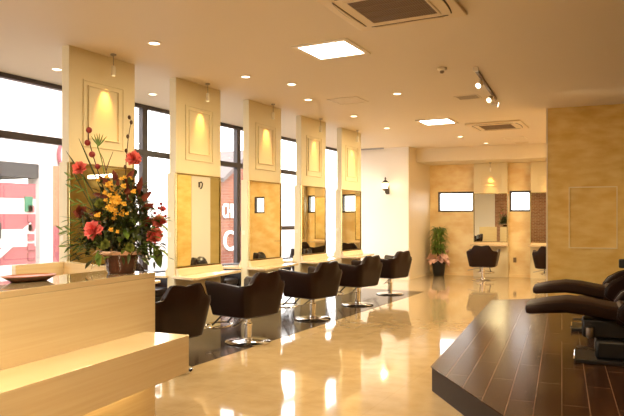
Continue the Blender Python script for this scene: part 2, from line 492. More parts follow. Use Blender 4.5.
def square_light(x, y, label, p):
    t = thing('ceiling_light', (x, y, CEIL), label, 'ceiling light', group='square recessed ceiling lights')
    f = MB().rframe(-.30, .30, -.30, .30, .05, -.012, -.0005)
    f.v = [(v[1], v[2], v[0]) for v in f.v]
    f.build('frame', M['trim'], t)
    MB().box(-.25, .25, -.25, .25, -.009, -.001).build('diffuser', M['lampwhite'], t)
    lamp('light', 'AREA', (0, 0, -.02), p, WARM2, t, size=.5)
square_light(-2.80, 5.71, 'bright square recessed ceiling light nearest the camera', 62)
square_light(-1.35, 0.55, 'added square ceiling light over the aisle, unseen fill for the reception counter', 55)  # added out of frame to brighten the counter front
square_light(.2, 14.0, 'added square ceiling light, unseen fill for the alcove behind the yellow block', 55)  # added out of sight to lighten the alcove as the mirrors reflect it
square_light(-3.22, 10.74, 'smaller-looking bright square ceiling light beside the far air conditioner', 62)

DL = [(-4.22, 4.69, 'round downlight in ceiling right of the nearest mirror panel', 1),
      (-4.24, 6.30, 'round downlight in ceiling in front of the second mirror panel', 1),
      (-4.26, 7.92, 'round downlight in ceiling in front of the third mirror panel', 1),
      (-4.27, 9.53, 'round downlight in ceiling near the fourth mirror panel', 1),
      (-4.28, 11.06, 'round downlight in ceiling near the fifth mirror panel and white end wall', 1),
      (-5.93, 4.98, 'round downlight above the window strip, seen left of the nearest panel', 1),
      (-5.95, 6.58, 'round downlight above the window strip between first and second panels', 1),
      (-3.96, 6.92, 'small yellowish downlight between the rows, right of the third mirror panel top', 1),
      (-1.45, 13.6, 'added downlight, unseen fill for the alcove behind the yellow block', 1),  # added, out of sight; lifts the alcove walls and their reflections
      (.30, 13.6, 'added downlight farthest right in the alcove, unseen fill for the mirror views', 1),  # added to light the alcove's right side, never in direct view
      (.35, 9.35, 'added downlight brightening the yellow wall, unseen right of the view', 1),  # added outside the frame to lift the right wall
      (-2.99, 8.11, 'round downlight in mid ceiling between the smoke detector and the hatch', 1),
      (-3.38, 12.89, 'round downlight in far ceiling left of the alcove vents', 1),
          (-3.10, 1.10, 'added downlight over the reception desk, unseen fill nearer the camera', 1),  # added fill beyond the frame for the counter and flowers
          (-3.10, -0.60, 'added downlight over the entrance side of the reception desk, unseen fill', 1),  # extra reception fill, added out of view
          (-2.70, 3.60, 'added downlight over the far end of the reception desk, unseen fill', 1),  # added above the frame edge to give desk and flowers more light
          (-3.16, 14.25, 'round downlight right in front of the alcove beam', 1)]
dl0 = None
for x, y, lb, p in DL:
    if dl0 is None:
        t = dl0 = thing('downlight', (x, y, CEIL), lb, 'downlight', group='round ceiling downlights')
        MB().lathe([(.052, -.001), (.068, -.001), (.070, -.006), (.052, -.008)], n=24, cap=False).build('trim_ring', M['trim'], t, smooth=True)
        MB().lathe([(.001, -.001), (.052, -.001), (.052, -.004), (.001, -.004)], n=20).build('bulb', M['lamp'], t)
        lamp('light', 'SPOT', (0, 0, -.02), 26, WARM, t, size=.05, spot=110, blend=.8)
    else: dup(dl0, (x, y, CEIL), 0, lb)

# hatches, vents, smoke detector
def hatch(name, x0, x1, y0, y1, label, cat, slats=False):
    t = thing(name, ((x0+x1)/2, (y0+y1)/2, CEIL), label, cat)
    a, b = (x1-x0)/2, (y1-y0)/2
    f = MB().rframe(-a, a, -b, b, .018, -.008, -.0005); f.v = [(v[1], v[2], v[0]) for v in f.v]
    f.build('frame', M['trim'], t)
    if slats:
        MB().box(-a+.018, a-.018, -b+.018, b-.018, -.003, -.001).build('backing', M['slot'], t)
        s = MB(); n = 5
        for k in range(n):
            yy = -b+.018 + (2*b-.036)*(k+.5)/n; s.box(-a+.018, a-.018, yy-.012, yy+.012, -.007, -.004)
        s.build('slats', M['acwhite'], t)
    else: MB().box(-a+.022, a-.022, -b+.022, b-.022, -.004, -.001).build('cover', M['ceiling'], t)
hatch('access_hatch', -4.02, -3.56, 8.03, 8.49, 'flat square access hatch in ceiling between two downlights', 'hatch')
hatch('ceiling_vent', -2.36, -2.04, 8.65, 8.98, 'small slatted ceiling vent left of the track lights', 'vent', True)
hatch('access_hatch', -2.66, -2.21, 13.49, 13.93, 'flat access hatch in far ceiling just before the alcove beam', 'hatch')
hatch('ceiling_vent', -2.60, -2.28, 14.45, 14.70, 'narrow dark vent at the foot of the alcove beam', 'vent', True)
t = thing('smoke_detector', (-2.04, 6.99, CEIL), 'small round smoke detector on ceiling left of the track lights', 'smoke detector')
MB().lathe([(.055, -.001), (.055, -.018), (.045, -.028), (.03, -.032)], n=20).build('base', M['trim'], t, smooth=True)
MB().lathe([(.024, -.032), (.022, -.055), (.012, -.060)], n=16).build('sensor', M['outlet'], t, smooth=True)

# track with three spotlights
t = thing('light_track', (-1.70, 7.17, CEIL), 'slim dark lighting track on the ceiling carrying three spotlights', 'light track')
a = math.atan2(-1.845+1.692+.0, 1.68)
t.rotation_euler = (0, 0, math.atan2(.153, 1.68))
MB().box(-.017, .017, 0, 1.9, -.035, -.001).build('rail', M['outlet'], t, bevel=.003)
MB().box(-.03, .03, -.06, 0, -.045, -.001).build('feed_box', M['trim'], t, bevel=.004)
def track_spot(loc, aim, label, p=14):
    s = thing('track_spotlight', loc, label, 'spotlight', group='spotlights on the ceiling track')
    d = Vector(aim).normalized()
    MB().tube([(0,0,0), (0,0,-.045)], .008, 8).build('stem', M['trim'], s, smooth=True)
    c = Vector((0,0,-.065))
    MB().tube([c-d*.045, c-d*.03, c+d*.05], [.018,.032,.036], 14).build('lamp_head', M['trim'], s, smooth=True)
    MB().tube([c+d*.051, c+d*.056], .031, 14).build('bulb', M['lamp'], s)
    lamp('light', 'SPOT', c+d*.07, p, WARM2, s, aim=aim, size=.03, spot=50, blend=.5)
track_spot((-1.742, 7.55, CEIL-.035), (-.25, -.75, -.6), 'track spotlight facing the camera, nearest on the ceiling track', 6)
track_spot((-1.832, 8.55, CEIL-.035), (-.3, -.8, -.5), 'middle spotlight of the three on the ceiling track', 6)
track_spot((-1.869, 8.96, CEIL-.035), (.75, .15, -.2), 'farthest track spotlight, turned to the right', 45)
t = tag(MB().box(-6.15, -5.5, YE-.10, YE-.07, CEIL-.035, CEIL-.001).build('curtain_rail', M['brushed'], bevel=.003),
        'short grey curtain rail on the ceiling above the white end wall', 'curtain rail')

# ------------------------------------------------------------------ mirror stations
def station(name, loc, rz, W, ztop, zm0, zm1, zc, label, group, double=True):
    """local x points out of the front face, local y along the panel"""
    t = thing(name, loc, label, 'mirror station', rz, group)
    D = .10
    MB().box(-D, 0, 0, W, zm1+.02, ztop).build('upper_panel', M['panel'], t, bevel=.003)
    back = -D-.025
    MB().box(back, -.012, -.012, W+.012, 0.002, zm1+.02).build('lower_panel', M['panel'], t, bevel=.003)
    sides = [0] + ([1] if double else [])
    for s in sides:
        def fx(mb):
            if s:
                mb.v = [(back-v[0]-.0, v[1], v[2]) for v in mb.v]
            return mb
        # front face of the lower panel is at local 0
        bd = .030
        fr = MB().rframe(0, W, zm0-.02, zm1+.019, bd*.55, -.0119, .006)
        fx(fr).build('mirror_frame', M['mirror_edge'], t)
        fx(MB().box(-.0119, -.004, bd*.55, W-bd*.55, zm0, zm1)).build('mirror', M['mirror'], t)
        bs = MB().extrude([(-.0119, zc), (.055, zc), (.02, zm0-.021), (-.0119, zm0-.021)], 'y', .0, W)
        fx(bs).build('backsplash', M['oakflat'], t, bevel=.002)
        ct = MB().prism([(-.0119, -.05), (.36, -.14), (.385, -.11), (.21, 1.20*W), (.185, 1.22*W), (-.0119, W+.01)] if W > .85 else
                        [(-.0119, -.03), (.30, -.05), (.32, -.03), (.32, W+.02), (.30, W+.04), (-.0119, W+.03)], zc-.03, zc-.0005)
        fx(ct).build('counter', M['oakflat'], t, bevel=.003)
        fx(MB().box(-.0119, -.002, 0, W, 0.002, zc-.031)).build('kick_panel', M['panel'], t)
    # two stepped mouldings on the upper panel
    zt, zb = ztop-.30, zm1+.20
    mo = MB().rframe(.17*W/.9, W-.17*W/.9, zb-.01, zt, .014, -.001, .012).build('outer_moulding', M['panel'], t, bevel=.004)
    mi = MB().rframe(.235*W/.9, W-.245*W/.9, zb+.075, zt-.05, .012, -.001, .016).build('inner_moulding', M['panel'], t, bevel=.004)
    o = MB().box(-.0018, .004, W*.40, W*.40+.07, .33, .45).build('outlet', M['outlet'], t, bevel=.002)
    if double: MB().box(back+.02, back+.06, -.016, -.0122, 1.19, 1.25).build('switch_plate', M['trim'], t)
    return t
PY = [4.343, 5.935, 7.512, 9.056, 10.61]
names = ['nearest tall cream mirror station standing behind the flower arrangement',
         'second tall cream mirror station from the camera, first one right of the flowers',
         'third tall cream mirror station, middle of the row of five',
         'fourth tall cream mirror station along the windows',
         'farthest of the five tall cream mirror stations, beside the white end wall']
st0 = station('mirror_station', (PX, PY[0], 0), 0, P_W, CEIL-.001, .835, 1.95, .728, names[0], 'tall mirror stations along the windows')
for y, nm in zip(PY[1:], names[1:]): dup(st0, (PX, y, 0), 0, nm)
bs0 = station('mirror_station', (0, 0, 0), R(-90), .80, 2.799, .875, 2.04, .80, 'cream mirror station centred on the alcove back wall', 'alcove mirror stations', double=False)
bs0.location = (-3.795, YB-.165, 0)
turn([bs0, dup(bs0, (-2.46, YB-.165, 0), R(-90), 'alcove mirror station half hidden behind the yellow wall corner'),
      dup(bs0, (-1.28, YB-.165, 0), R(-90), 'alcove mirror station seen only in the mirrors, farthest right')], PIV_BACK)

# pin spots hanging in front of each panel
def pin_spot(loc, rz, label, p=17):
    t = thing('pin_spotlight', loc, label, 'spotlight', rz, 'pin spotlights above the mirrors')
    MB().lathe([(.03, 0), (.03, -.012), (.012, -.02)], n=16).build('canopy', M['brushed'], t, smooth=True)
    MB().tube([(0,0,-.02), (0,0,-.12)], .004, 6).build('rod', M['brushed'], t)
    MB().lathe([(.012, -.12), (.022, -.13), (.024, -.22), (.018, -.225)], n=16, cap=False).build('shade', M['frost'], t, smooth=True)
    MB().lathe([(.001, -.20), (.013, -.20), (.013, -.215), (.001, -.218)], n=12).build('bulb', M['lamp'], t)
    lamp('light', 'SPOT', (0, 0, -.228), p, (1, .44, .10), t, aim=(-.33, 0, -1), size=.008, spot=50, blend=1.0)
    return t
ps0 = None
plb = ['tiny hanging spotlight in front of the nearest panel, above the flowers', 'tiny hanging spotlight in front of the second mirror panel',
       'tiny hanging spotlight in front of the middle mirror panel', 'tiny hanging spotlight in front of the fourth mirror panel',
       'tiny hanging spotlight in front of the fifth mirror panel by the end wall']
for y, lb in zip(PY, plb):
    if ps0 is None: ps0 = pin_spot((PX+.12, y+.465, CEIL-.0005), 0, lb)
    else: dup(ps0, (PX+.12, y+.465, CEIL-.0005), 0, lb)
for x, lb in ((-3.39, 'tiny hanging spotlight lighting the central alcove mirror station'), (-2.04, 'tiny hanging spotlight lighting the half hidden alcove station'), (-.87, 'tiny hanging spotlight of the alcove station seen only in mirrors')):
    turn([dup(ps0, (x, YB-.165-.12, 2.7995), R(-90), lb)], PIV_BACK)

# ------------------------------------------------------------------ styling chairs
def chair_shell(parent):
    """three pieces of one flared tub: arm, back, arm; chair faces local +x"""
    N_arc = 5
    def path(w, xf, xb, r):
        P = []; tags = []
        for i in range(6):
            P.append((xf + (xb+r-xf)*i/5, w)); tags.append('a')
        for i in range(1, N_arc+1):
            t = math.pi/2*i/N_arc; P.append((xb+r-r*math.sin(t), w-r+r*math.cos(t)))
        for i in range(1, 14):
            P.append((xb, (w-r)*(1-2*i/14)))
        P2 = [(x, -y) for x, y in P[:6+N_arc]][::-1]
        return P + P2
    bot = path(.295, .27, -.25, .09); top = path(.385, .34, -.33, .11)
    n = len(bot)
    def ztop(i):
        x, y = top[i]; k = min(i, n-1-i)
        if k <= 5: return .715 - .040*k/5
        if k <= 5+N_arc: return .675 + .022*(k-5)/N_arc
        t = max(0, min(1, (.275-abs(y))/.13)); t = t*t*(3-2*t)
        return .695 + .130*t - .022*math.exp(-(y/.07)**2)
    def normal(pl, i):
        a = Vector(pl[max(i-1,0)]); b = Vector(pl[min(i+1,n-1)]); d = (b-a).normalized()
        return Vector((-d.y, d.x))
    rings = []
    for i in range(n):
        nb = normal(bot, i); ntp = normal(top, i); zt = ztop(i)
        ring = []
        def pt(z, off):
            f = max(0, (z-.335)/(.80-.335)); f = f**.9
            p = Vector(bot[i])*(1-f) + Vector(top[i])*f
            nn = (nb*(1-f)+ntp*f).normalized()
            q = p + nn*off
            return (q.x, q.y, z)
        th = .095
        for z, o in ((.318, .025), (.330, 0), (.45, 0), (.56, 0), (zt-.035, .0), (zt-.008, .014), (zt, .04), (zt-.008, .068), (zt-.035, th), (.50, th), (.40, th), (.330, th), (.318, th-.02)):
            ring.append(pt(z, o))
        rings.append(ring)
    # fix inward sense
    c = Vector((0,0)); 
    cuts = [('armrest', 0, 7), ('backrest', 7, n-8), ('armrest', n-8, n-1)]
    for nm, a, b in cuts:
        m = MB(); k = len(rings[0])
        for i in range(a, b+1): m.v += rings[i]
        for i in range(b-a):
            for j in range(k):
                j2 = (j+1) % k; m.f.append((i*k+j, i*k+j2, (i+1)*k+j2, (i+1)*k+j))
        m.f.append(tuple(range(k))); m.f.append(tuple((b-a)*k+j for j in range(k)))
        m.build(nm, M['leather'], parent, smooth=True)
        # piping along the rear top edge
    pp = [tuple(Vector(rings[i][5])+Vector((0,0,.004))) for i in range(5, n-5)]
    MB().tube(pp, .006, 6).build('piping', M['leather'], parent, smooth=True)

def make_chair(loc, rz, label, group):
    t = thing('styling_chair', loc, label, 'chair', rz, group)
    chair_shell(t)
    MB().box(-.17, .29, -.20, .20, .37, .475).build('seat_cushion', M['leather'], t, bevel=.03, seg=3)
    MB().box(-.21, .25, -.24, .24, .31, .37).build('seat_base', M['black'], t, bevel=.01)
    MB().lathe([(.26, .0035), (.262, .012), (.25, .020), (.12, .030), (.05, .040), (.045, .05)], n=40).build('base_plate', M['chrome'], t, smooth=True)
    col_ = MB().lathe([(.043, .045), (.043, .20), (.030, .205), (.030, .309)], n=24).build('pedestal', M['chrome'], t, smooth=True)
    MB().lathe([(.05, .2), (.052, .215), (.05, .23)], n=24).build('collar', M['chrome'], t, smooth=True)
    MB().tube([(0,.04,.275), (-.06,.16,.27), (-.10,.30,.235), (-.10,.34,.23)], .009, 8).build('pump_lever', M['brushed'], t, smooth=True)
    for s in (-1, 1):
        MB().tube([(.18, s*.10, .325), (.30, s*.11, .30), (.46, s*.12, .165)], .011, 8).build('footrest_arm', M['black'], t, smooth=True)
    pts = []
    for i in range(20):
        w = 2*math.pi*i/20
        pts.append((.47+.085*math.cos(w), .20*math.sin(w), .150 + .02*math.cos(w)))
    MB().tube(pts, .012, 8, closed=True).build('footrest', M['chrome'], t, smooth=True)
    return t
clab = ['brown leather styling chair nearest the camera, partly behind the reception counter',
        'brown leather styling chair on full view, second from the reception counter',
        'brown leather styling chair in the middle of the row along the mirrors',
        'brown leather styling chair, fourth in the row along the mirrors',
        'brown leather styling chair at the far end beside the white wall']
cpos = [(-3.93, 4.50, 170), (-4.02, 6.02, 170), (-4.16, 7.86, 167), (-4.20, 9.52, 168), (-4.27, 11.20, 166)]
ch0 = make_chair((cpos[0][0], cpos[0][1], 0.003), R(cpos[0][2]), clab[0], 'styling chairs along the mirror row')
for (x, y, a), lb in list(zip(cpos, clab))[1:]: dup(ch0, (x, y, 0.003 if x < -3.9 and y < 12 else 0), R(a), lb)
wl = ['dark chair on window side of the nearest mirror station', 'dark chair by the window glimpsed between first and second mirror stations',
      'dark chair by the window glimpsed between second and third mirror stations', 'dark chair by the window glimpsed between third and fourth stations',
      'dark chair by the window behind the farthest mirror station']
for y, lb in zip(PY, wl): dup(ch0, (-6.0, y+.58, .003), R(4), lb, 'styling chairs on the window side')
dup(ch0, (-3.36, 14.87, -.003), R(96), 'brown styling chair facing the central alcove mirror, back turned', 'styling chairs in the alcove')
dup(ch0, (-1.92, 15.0, -.003), R(96), 'brown styling chair cut off by the yellow wall corner', 'styling chairs in the alcove')

# ------------------------------------------------------------------ wall sconces
def sconce(loc, rz, label, p=6):
    t = thing('wall_lantern', loc, label, 'wall lamp', rz, 'lantern wall lamps')
    # local +x out of the wall
    MB().box(.001, .02, -.035, .035, -.15, .02).build('wall_plate', M['iron'], t, bevel=.006)
    MB().tube([(.03, 0, -.10), (.08, 0, -.14), (.13, 0, -.12), (.14, 0, -.08)], .010, 8).build('bracket', M['iron'], t, smooth=True)
    MB().lathe([(.03, -.09), (.055, -.07), (.06, -.055), (.05, -.045)], .14, 0, 8).build('cup', M['iron'], t)
    MB().lathe([(.045, -.045), (.062, .05), (.062, .055)], .14, 0, 6).build('lantern_glass', M['lantern'], t)
    MB().lathe([(.078, .055), (.07, .065), (.03, .105), (.012, .115), (.010, .13), (.018, .14), (.002, .175)], .14, 0, 6).build('lantern_roof', M['iron'], t)
    lamp('light', 'POINT', (.24, 0, .0), p, WARM, t, size=.05)
    return t
s0 = sconce((-5.43, YE-.0005, 2.20), R(-90), 'small black lantern wall lamp on the white end wall', 3)
s0.scale = (1.2, 1.2, 1.25)
s1 = thing('wall_hook', (-.931, 11.38, 2.20), 'small dark iron wall hook seen only reflected in the second mirror', 'wall hook', R(180))
MB().box(.0, .012, -.02, .02, -.06, .06).build('wall_plate', M['iron'], s1)
MB().tube([(.012,0,.04),(.07,0,.06),(.11,0,.02),(.09,0,-.06),(.05,0,-.09)], .014, 8).build('hook', M['iron'], s1, smooth=True)
turn([s1], PIV_BLOCK)
# wall washer far right, seen in the nearest mirror
t = thing('strip_lamp', (1.0, 10.275, 2.40), 'long strip wall lamp seen only in the nearest mirror', 'wall lamp')
MB().box(-.5, .5, -.05, -.001, -.05, .05).build('housing', M['trim'], t, bevel=.005)
MB().box(-.48, .48, -.075, -.051, -.035, .035).build('tube', M['lampwhite'], t, bevel=.005)

turn([t], PIV_BLOCK)
# outlets between the alcove stations
turn([tag(MB().box(-2.87, -2.80, YB-.012, YB-.0005, .36, .48).build('wall_outlet', M['outlet'], bevel=.003), 'small brown wall outlet between the alcove mirror stations', 'wall outlet')], PIV_BACK)

# ------------------------------------------------------------------ reception desk
ang = R(6.3)
dv = Vector((-math.sin(ang), math.cos(ang), 0)); nv = Vector((math.cos(ang), math.sin(ang), 0))
# local frame of the desk: x = towards the aisle (nv), y = along (dv); origin at world 0
desk = thing('reception_counter', (0, 0, 0), 'pale zebra-grain reception counter with a thick projecting lower ledge', 'reception counter', ang)
F0 = -2.18
MB().box(F0-.36, F0, -1.6, 3.045, 0.003, 1.07).build('front_panel', M['oak'], desk, bevel=.003)
MB().box(F0-.36, F0+.001, -1.6, 3.046, 1.0702, 1.10).build('countertop', M['oakgloss'], desk, bevel=.003)
MB().box(F0+.0012, F0+.285, -1.6, 2.955, .568, .772).build('ledge', M['oak'], desk, bevel=.003)
MB().box(F0+.02, F0+.05, -1.5, 2.90, .555, .567).build('led_strip', M['led'], desk)
lamp('light', 'AREA', (F0+.10, .9, .55), 9, (1, .68, .28), desk, aim=(-.35, 0, -1), size=.05, sy=3.9)
# low screen behind
scr = thing('desk_screen', (0, 0, 0), 'low L-shaped beige partition behind the reception counter', 'partition')
MB().prism([(-3.72,2.76),(-3.68,2.76),(-3.69,3.15),(-3.70,3.20),(-3.745,3.23)], .003, 1.10).build('side_panel', M['oak'], scr)
MB().prism([(-3.695,3.16),(-3.02,2.92),(-3.005,2.965),(-3.70,3.225)], .003, 1.10).build('rear_panel', M['oak'], scr)

# tray
tr = thing('wooden_tray', (-2.665, 2.075, 1.1), 'reddish brown boat-shaped wooden tray on the reception counter', 'tray', R(78))
def boat(L, W, z):
    return [( L*math.copysign(abs(math.cos(t))**.75, math.cos(t)), W*math.copysign(abs(math.sin(t))**.9, math.sin(t)), z) for t in [2*math.pi*i/28 for i in range(28)]]
def loft(mb, rings):
    b = len(mb.v); k = len(rings[0])
    for r in rings: mb.v += r
    for i in range(len(rings)-1):
        for j in range(k):
            j2 = (j+1) % k; mb.f.append((b+i*k+j, b+i*k+j2, b+(i+1)*k+j2, b+(i+1)*k+j))
    mb.f.append(tuple(b+j for j in range(k))); mb.f.append(tuple(b+(len(rings)-1)*k+j for j in range(k)))
    return mb
loft(MB(), [boat(.085,.045,.0005), boat(.095,.052,.006), boat(.128,.078,.026)]).build('body', M['traydark'], tr, smooth=True)
loft(MB(), [boat(.128,.078,.0262), boat(.132,.081,.030), boat(.124,.074,.031), boat(.10,.055,.020)]).build('rim', M['tray'], tr, smooth=True)

# ------------------------------------------------------------------ flower arrangement
fa = thing('flower_arrangement', (-2.635, 2.655, 1.1), 'tall arrangement of pink carnations, yellow blossoms and twigs in brown pot on counter', 'flower arrangement')
SC = 174.0
rt = Vector((math.cos(math.atan(334/630)), math.sin(math.atan(334/630)), 0)); fw = Vector((-rt.y, rt.x, 0))
def fp(u, v, dep=0):
    """local point of the arrangement: u to the right, v up, dep away, all metres measured on the bouquet"""
    return rt*((u-111.5)/SC) + fw*dep + Vector((0,0,(273-v)/SC))
MB().lathe([(.072, .0005), (.078, .01), (.095, .09), (.105, .115), (.108, .122), (.098, .122), (.09, .10), (.001, .095)], n=28).build('pot', M['terracotta'], fa, smooth=True)
pw = MB(); ring1 = []; ring2 = []; ring3 = []
for i in range(40):
    w = 2*math.pi*i/40; j = random.uniform(-.012, .012)
    ring1.append((.100*math.cos(w), .100*math.sin(w), .105))
    ring2.append(((.118+j)*math.cos(w), (.118+j)*math.sin(w), .126+j*.3))
    ring3.append(((.14+j*1.5)*math.cos(w), (.14+j*1.5)*math.sin(w), .118+random.uniform(-.014,.014)))
b0 = 0; pw.v = ring1+ring2+ring3
for r in range(2):
    for k in range(40): pw.f.append((r*40+k, r*40+(k+1)%40, (r+1)*40+(k+1)%40, (r+1)*40+k))
pw.build('wrapping_paper', M['paper'], fa, smooth=True, solid=.001)
def petals(mb, c, r, face, n=34):
    c = Vector(c); face = Vector(face).normalized()
    a = face.orthogonal().normalized(); b = face.cross(a)
    for i in range(n):
        t = (i/n)**.5; phi = i*2.4
        el = t*1.5
        d = (face*math.cos(el) + (a*math.cos(phi)+b*math.sin(phi))*math.sin(el)).normalized()
        s = c + d*r*.15
        upv = face if el > .4 else a
        mb.leaf(s, d + Vector((random.uniform(-.2,.2),)*3), upv, r*random.uniform(.75, 1.0), r*.75, 0, 3, .5)
    return mb
def toward(c):
    return (-fw*1.0 + Vector((0,0,.35)) + Vector((random.uniform(-.3,.3), 0, 0)))
flowers = [(74.6,170.8,7.5,-.05,'carnation'), (124.9,160.8,7.5,-.02,'carnation'), (92.9,231,9.5,-.13,'rose'), (151.4,222.4,7,-.04,'carnation'), (148.6,236.4,8,-.08,'carnation'),
           (154, 210, 3.0, -.03, 'carnation')]
for u, v, r, d, nm in flowers:
    c = fp(u, v, d)
    f = petals(MB(), c, r/SC*1.05, toward(c), 44 if nm == 'rose' else 36).build(nm, M['rose' if nm == 'rose' else 'pink'], fa, smooth=True)
    base = fp(111+(u-111)*.25, 262, d*.3)
    MB().tube([base, fp(111+(u-111)*.7, 273-(273-v)*.6, d*.7), c], .0028, 5).build('stem', M['leaf'], f)
for i in range(46):
    u = random.gauss(112, 9.5); v = random.gauss(202, 13)
    u = min(134, max(92, u)); v = min(232, max(180, v))
    c = fp(u, v, random.uniform(-.19, -.10))
    petals(MB(), c, random.uniform(2.2, 3.4)/SC, toward(c), 7).build('yellow_blossom', M['yellowpetal'], fa)
for u, v in ((104,243.5), (127,247), (98, 205)):
    petals(MB(), fp(u, v, -.13), 5/SC, -fw, 30).build('green_pompon', M['greenpom'], fa)
petals(MB(), fp(74, 213, -.03), 7/SC, -fw, 22).build('dark_dahlia', M['burgundy'], fa)
# berry stem with dark red balls
st = MB().tube([fp(104,255,0), fp(94,190,.0), fp(84,158,0), fp(79,140,0), fp(79.5,130,0)], [.004,.0035,.003,.003,.002], 6).build('berry_stem', M['twig'], fa)
for u, v, r in ((80,132,3.1),(78.5,144.5,3.1),(83,156,3.2),(88.5,168,2.8)):
    MB().ball(fp(u,v,-.004), r/SC, 10, 8).build('berry', M['berry'], st, smooth=True)
st = MB().tube([fp(140,240,-.02), fp(148,222,-.04), fp(153,206,-.04)], .002, 5).build('berry_stem', M['twig'], fa)
for u, v in ((153,205),(150,209),(155,211),(146,214),(157,217),(141,219),(144,208),(138,226)):
    MB().ball(fp(u,v,-.04+random.uniform(-.02,.02)), 1.5/SC, 6, 5).build('berry', M['berry'], st, smooth=True)
# twigs
for pts in ([(114,230),(115,190),(116,160),(118,140),(121,122),(119,119)], [(104,230),(98,180),(93,160),(87,148)], [(96,172),(99,163),(103,153)], [(126,215),(138,190),(147,180),(152,176)]):
    MB().tube([fp(u,v,.01) for u,v in pts], [.0034*(1-.6*i/(len(pts)-1)) for i in range(len(pts))], 5).build('twig', M['twig'], fa, smooth=True)
bud = MB()
for u, v in ((119,119),(121,124),(117.5,138),(116,152),(115,168)): bud.ball(fp(u,v,.01), 1.6/SC, 6, 5, 1.4)
bud.build('buds', M['twig'], fa, smooth=True)
# spiky green tuft and grass blades
sp = MB()
for dx, dz in ((-.35,1),(-.15,1.2),(.1,1.2),(.35,.9),(.5,.6),(-.5,.7)):
    sp.leaf(fp(89,148,0), rt*dx+Vector((0,0,dz)), fw, .075, .008, 0)
sp.tube([fp(97,185,0), fp(92,160,0), fp(88,147,0)], .003, 5)
sp.build('green_spray', M['leaf'], fa)
for p, q, w in (((84,195),(58,151),.011), ((90,190),(71,139),.010), ((82,210),(63,168),.008), ((100,240),(76,186),.01)):
    a, b = fp(*p, .02), fp(*q, -.02)
    MB().leaf(a, b-a, fw, (b-a).length, w, .03, 5).build('grass_blade', M['leafdark'], fa)
# burgundy leaves
bl = MB()
for u, v, dx, dz, L in ((105,190,-.8,.9,.11),(110,188,-.2,1,.11),(118,188,.5,.8,.13),(128,198,.3,1,.14),(131,205,.9,.9,.12),(126,200,-.4,1,.12),(121,205,.1,1,.12),(132,212,.7,.4,.11),(116,195,.9,.6,.10),(134,222,.9,.1,.09),(100,200,-.9,.4,.10),(97,215,-1,.1,.09)):
    bl.leaf(fp(u,v,-.03+random.uniform(-.04,.03)), rt*dx+Vector((0,0,dz))-fw*.3, -fw, L, .034, .1, 5)
bl.build('burgundy_leaves', M['burgundy'], fa)
# dark foliage mass
fo = MB()
for i in range(1150):
    v = random.triangular(176, 263, 240); half = 13 + max(0, (v-176))*.36
    u = 112 + random.uniform(-half, half)
    dep = random.uniform(-.14, .12)
    d = rt*(u-112)/60 + Vector((0,0,random.uniform(-.5,.9))) - fw*random.uniform(-.6,.8) + rt*random.uniform(-.5,.5)
    fo.leaf(fp(u, v, dep), d, Vector((random.uniform(-.4,.4), random.uniform(-.4,.4), 1)), random.uniform(.04,.075), random.uniform(.014,.026), random.uniform(0,.4), 3)
tag(fo.build('foliage', M['leafdark'], fa), kind='stuff')
fo = MB()
for i in range(110):
    v = random.uniform(215, 258); half = 44
    u = 111 + random.uniform(-half, half)
    d = rt*(u-112)/40 + Vector((0,0,random.uniform(-.4,.5))) - fw*random.uniform(.0,.8)
    fo.leaf(fp(u, v, random.uniform(-.14,-.02)), d, (0,0,1), random.uniform(.05,.085), random.uniform(.022,.036), random.uniform(0,.4), 4)
for u, v, dx, dz in ((78,205,-1,.3),(76,190,-1,.15),(80,222,-1,-.1),(74,180,-.9,.3),(70,245,-1,-.4),(66,232,-.9,.2)):
    for k in range(4):
        fo.leaf(fp(u-k*4, v-k*1.5*dz, 0), rt*dx+Vector((0,0,dz+(.5 if k%2 else -.5))), -fw, .055, .012, .1, 3)
tag(fo.build('green_leaves', M['leaf'], fa), kind='stuff')
MB().leaf(fp(146,246,-.02), rt*.25+Vector((0,0,-1)), -fw, .13, .05, .0, 6).build('broad_leaf', M['leaf'], fa)
lf = MB().leaf(fp(96,250,-.12), rt*.05+Vector((0,0,-1)), -fw, .09, .035, .0, 6)
lf.build('broad_leaf', M['leaf'], fa)

# ------------------------------------------------------------------ potted dracaena in the alcove
pp = thing('potted_plant', (-4.585, 15.42, 0), 'leafy green potted plant with pink wrap and black pot in alcove corner', 'potted plant')
MB().lathe([(.125, .0), (.13, .01), (.17, .31), (.178, .315), (.178, .34), (.162, .34), (.158, .30), (.001, .295)], n=28).build('pot', M['black'], pp, smooth=True)
MB().lathe([(.150, .296), (.001, .298)], n=20, cap=False).build('soil', M['soil'], pp)
tk = MB()
for dx, dy in ((.03,0),(-.03,.02),(0,-.03)): tk.tube([(dx,dy,.29),(dx*1.3,dy*1.3,.6),(dx*1.6,dy*1.6,.95)], [.016,.014,.010], 8)
tk.build('stem', M['twig'], pp, smooth=True)
rb = MB()
for i in range(34):
    w = random.uniform(0, 2*math.pi); z = random.uniform(.36, .56)
    d = Vector((math.cos(w), math.sin(w), random.uniform(-.5, .6)))
    rb.leaf(Vector((math.cos(w)*.07, math.sin(w)*.07, z)), d, (0,0,1), random.uniform(.19,.27), random.uniform(.12,.18), random.uniform(0,.3), 4, .6)
rb.build('pink_wrap', M['paper'], pp, smooth=True)
lv = MB()
for i in range(420):
    w = random.uniform(0, 2*math.pi); z = random.uniform(.56, 1.20)
    r0 = random.uniform(.01, .13)
    d = Vector((math.cos(w), math.sin(w), random.uniform(.1, 1.2)))
    lv.leaf((r0*math.cos(w), r0*math.sin(w), z), d, (0,0,1), random.uniform(.12,.22), random.uniform(.030,.048), random.uniform(.3,1.1), 4)
tag(lv.build('foliage', M['leaf'], pp), kind='stuff')

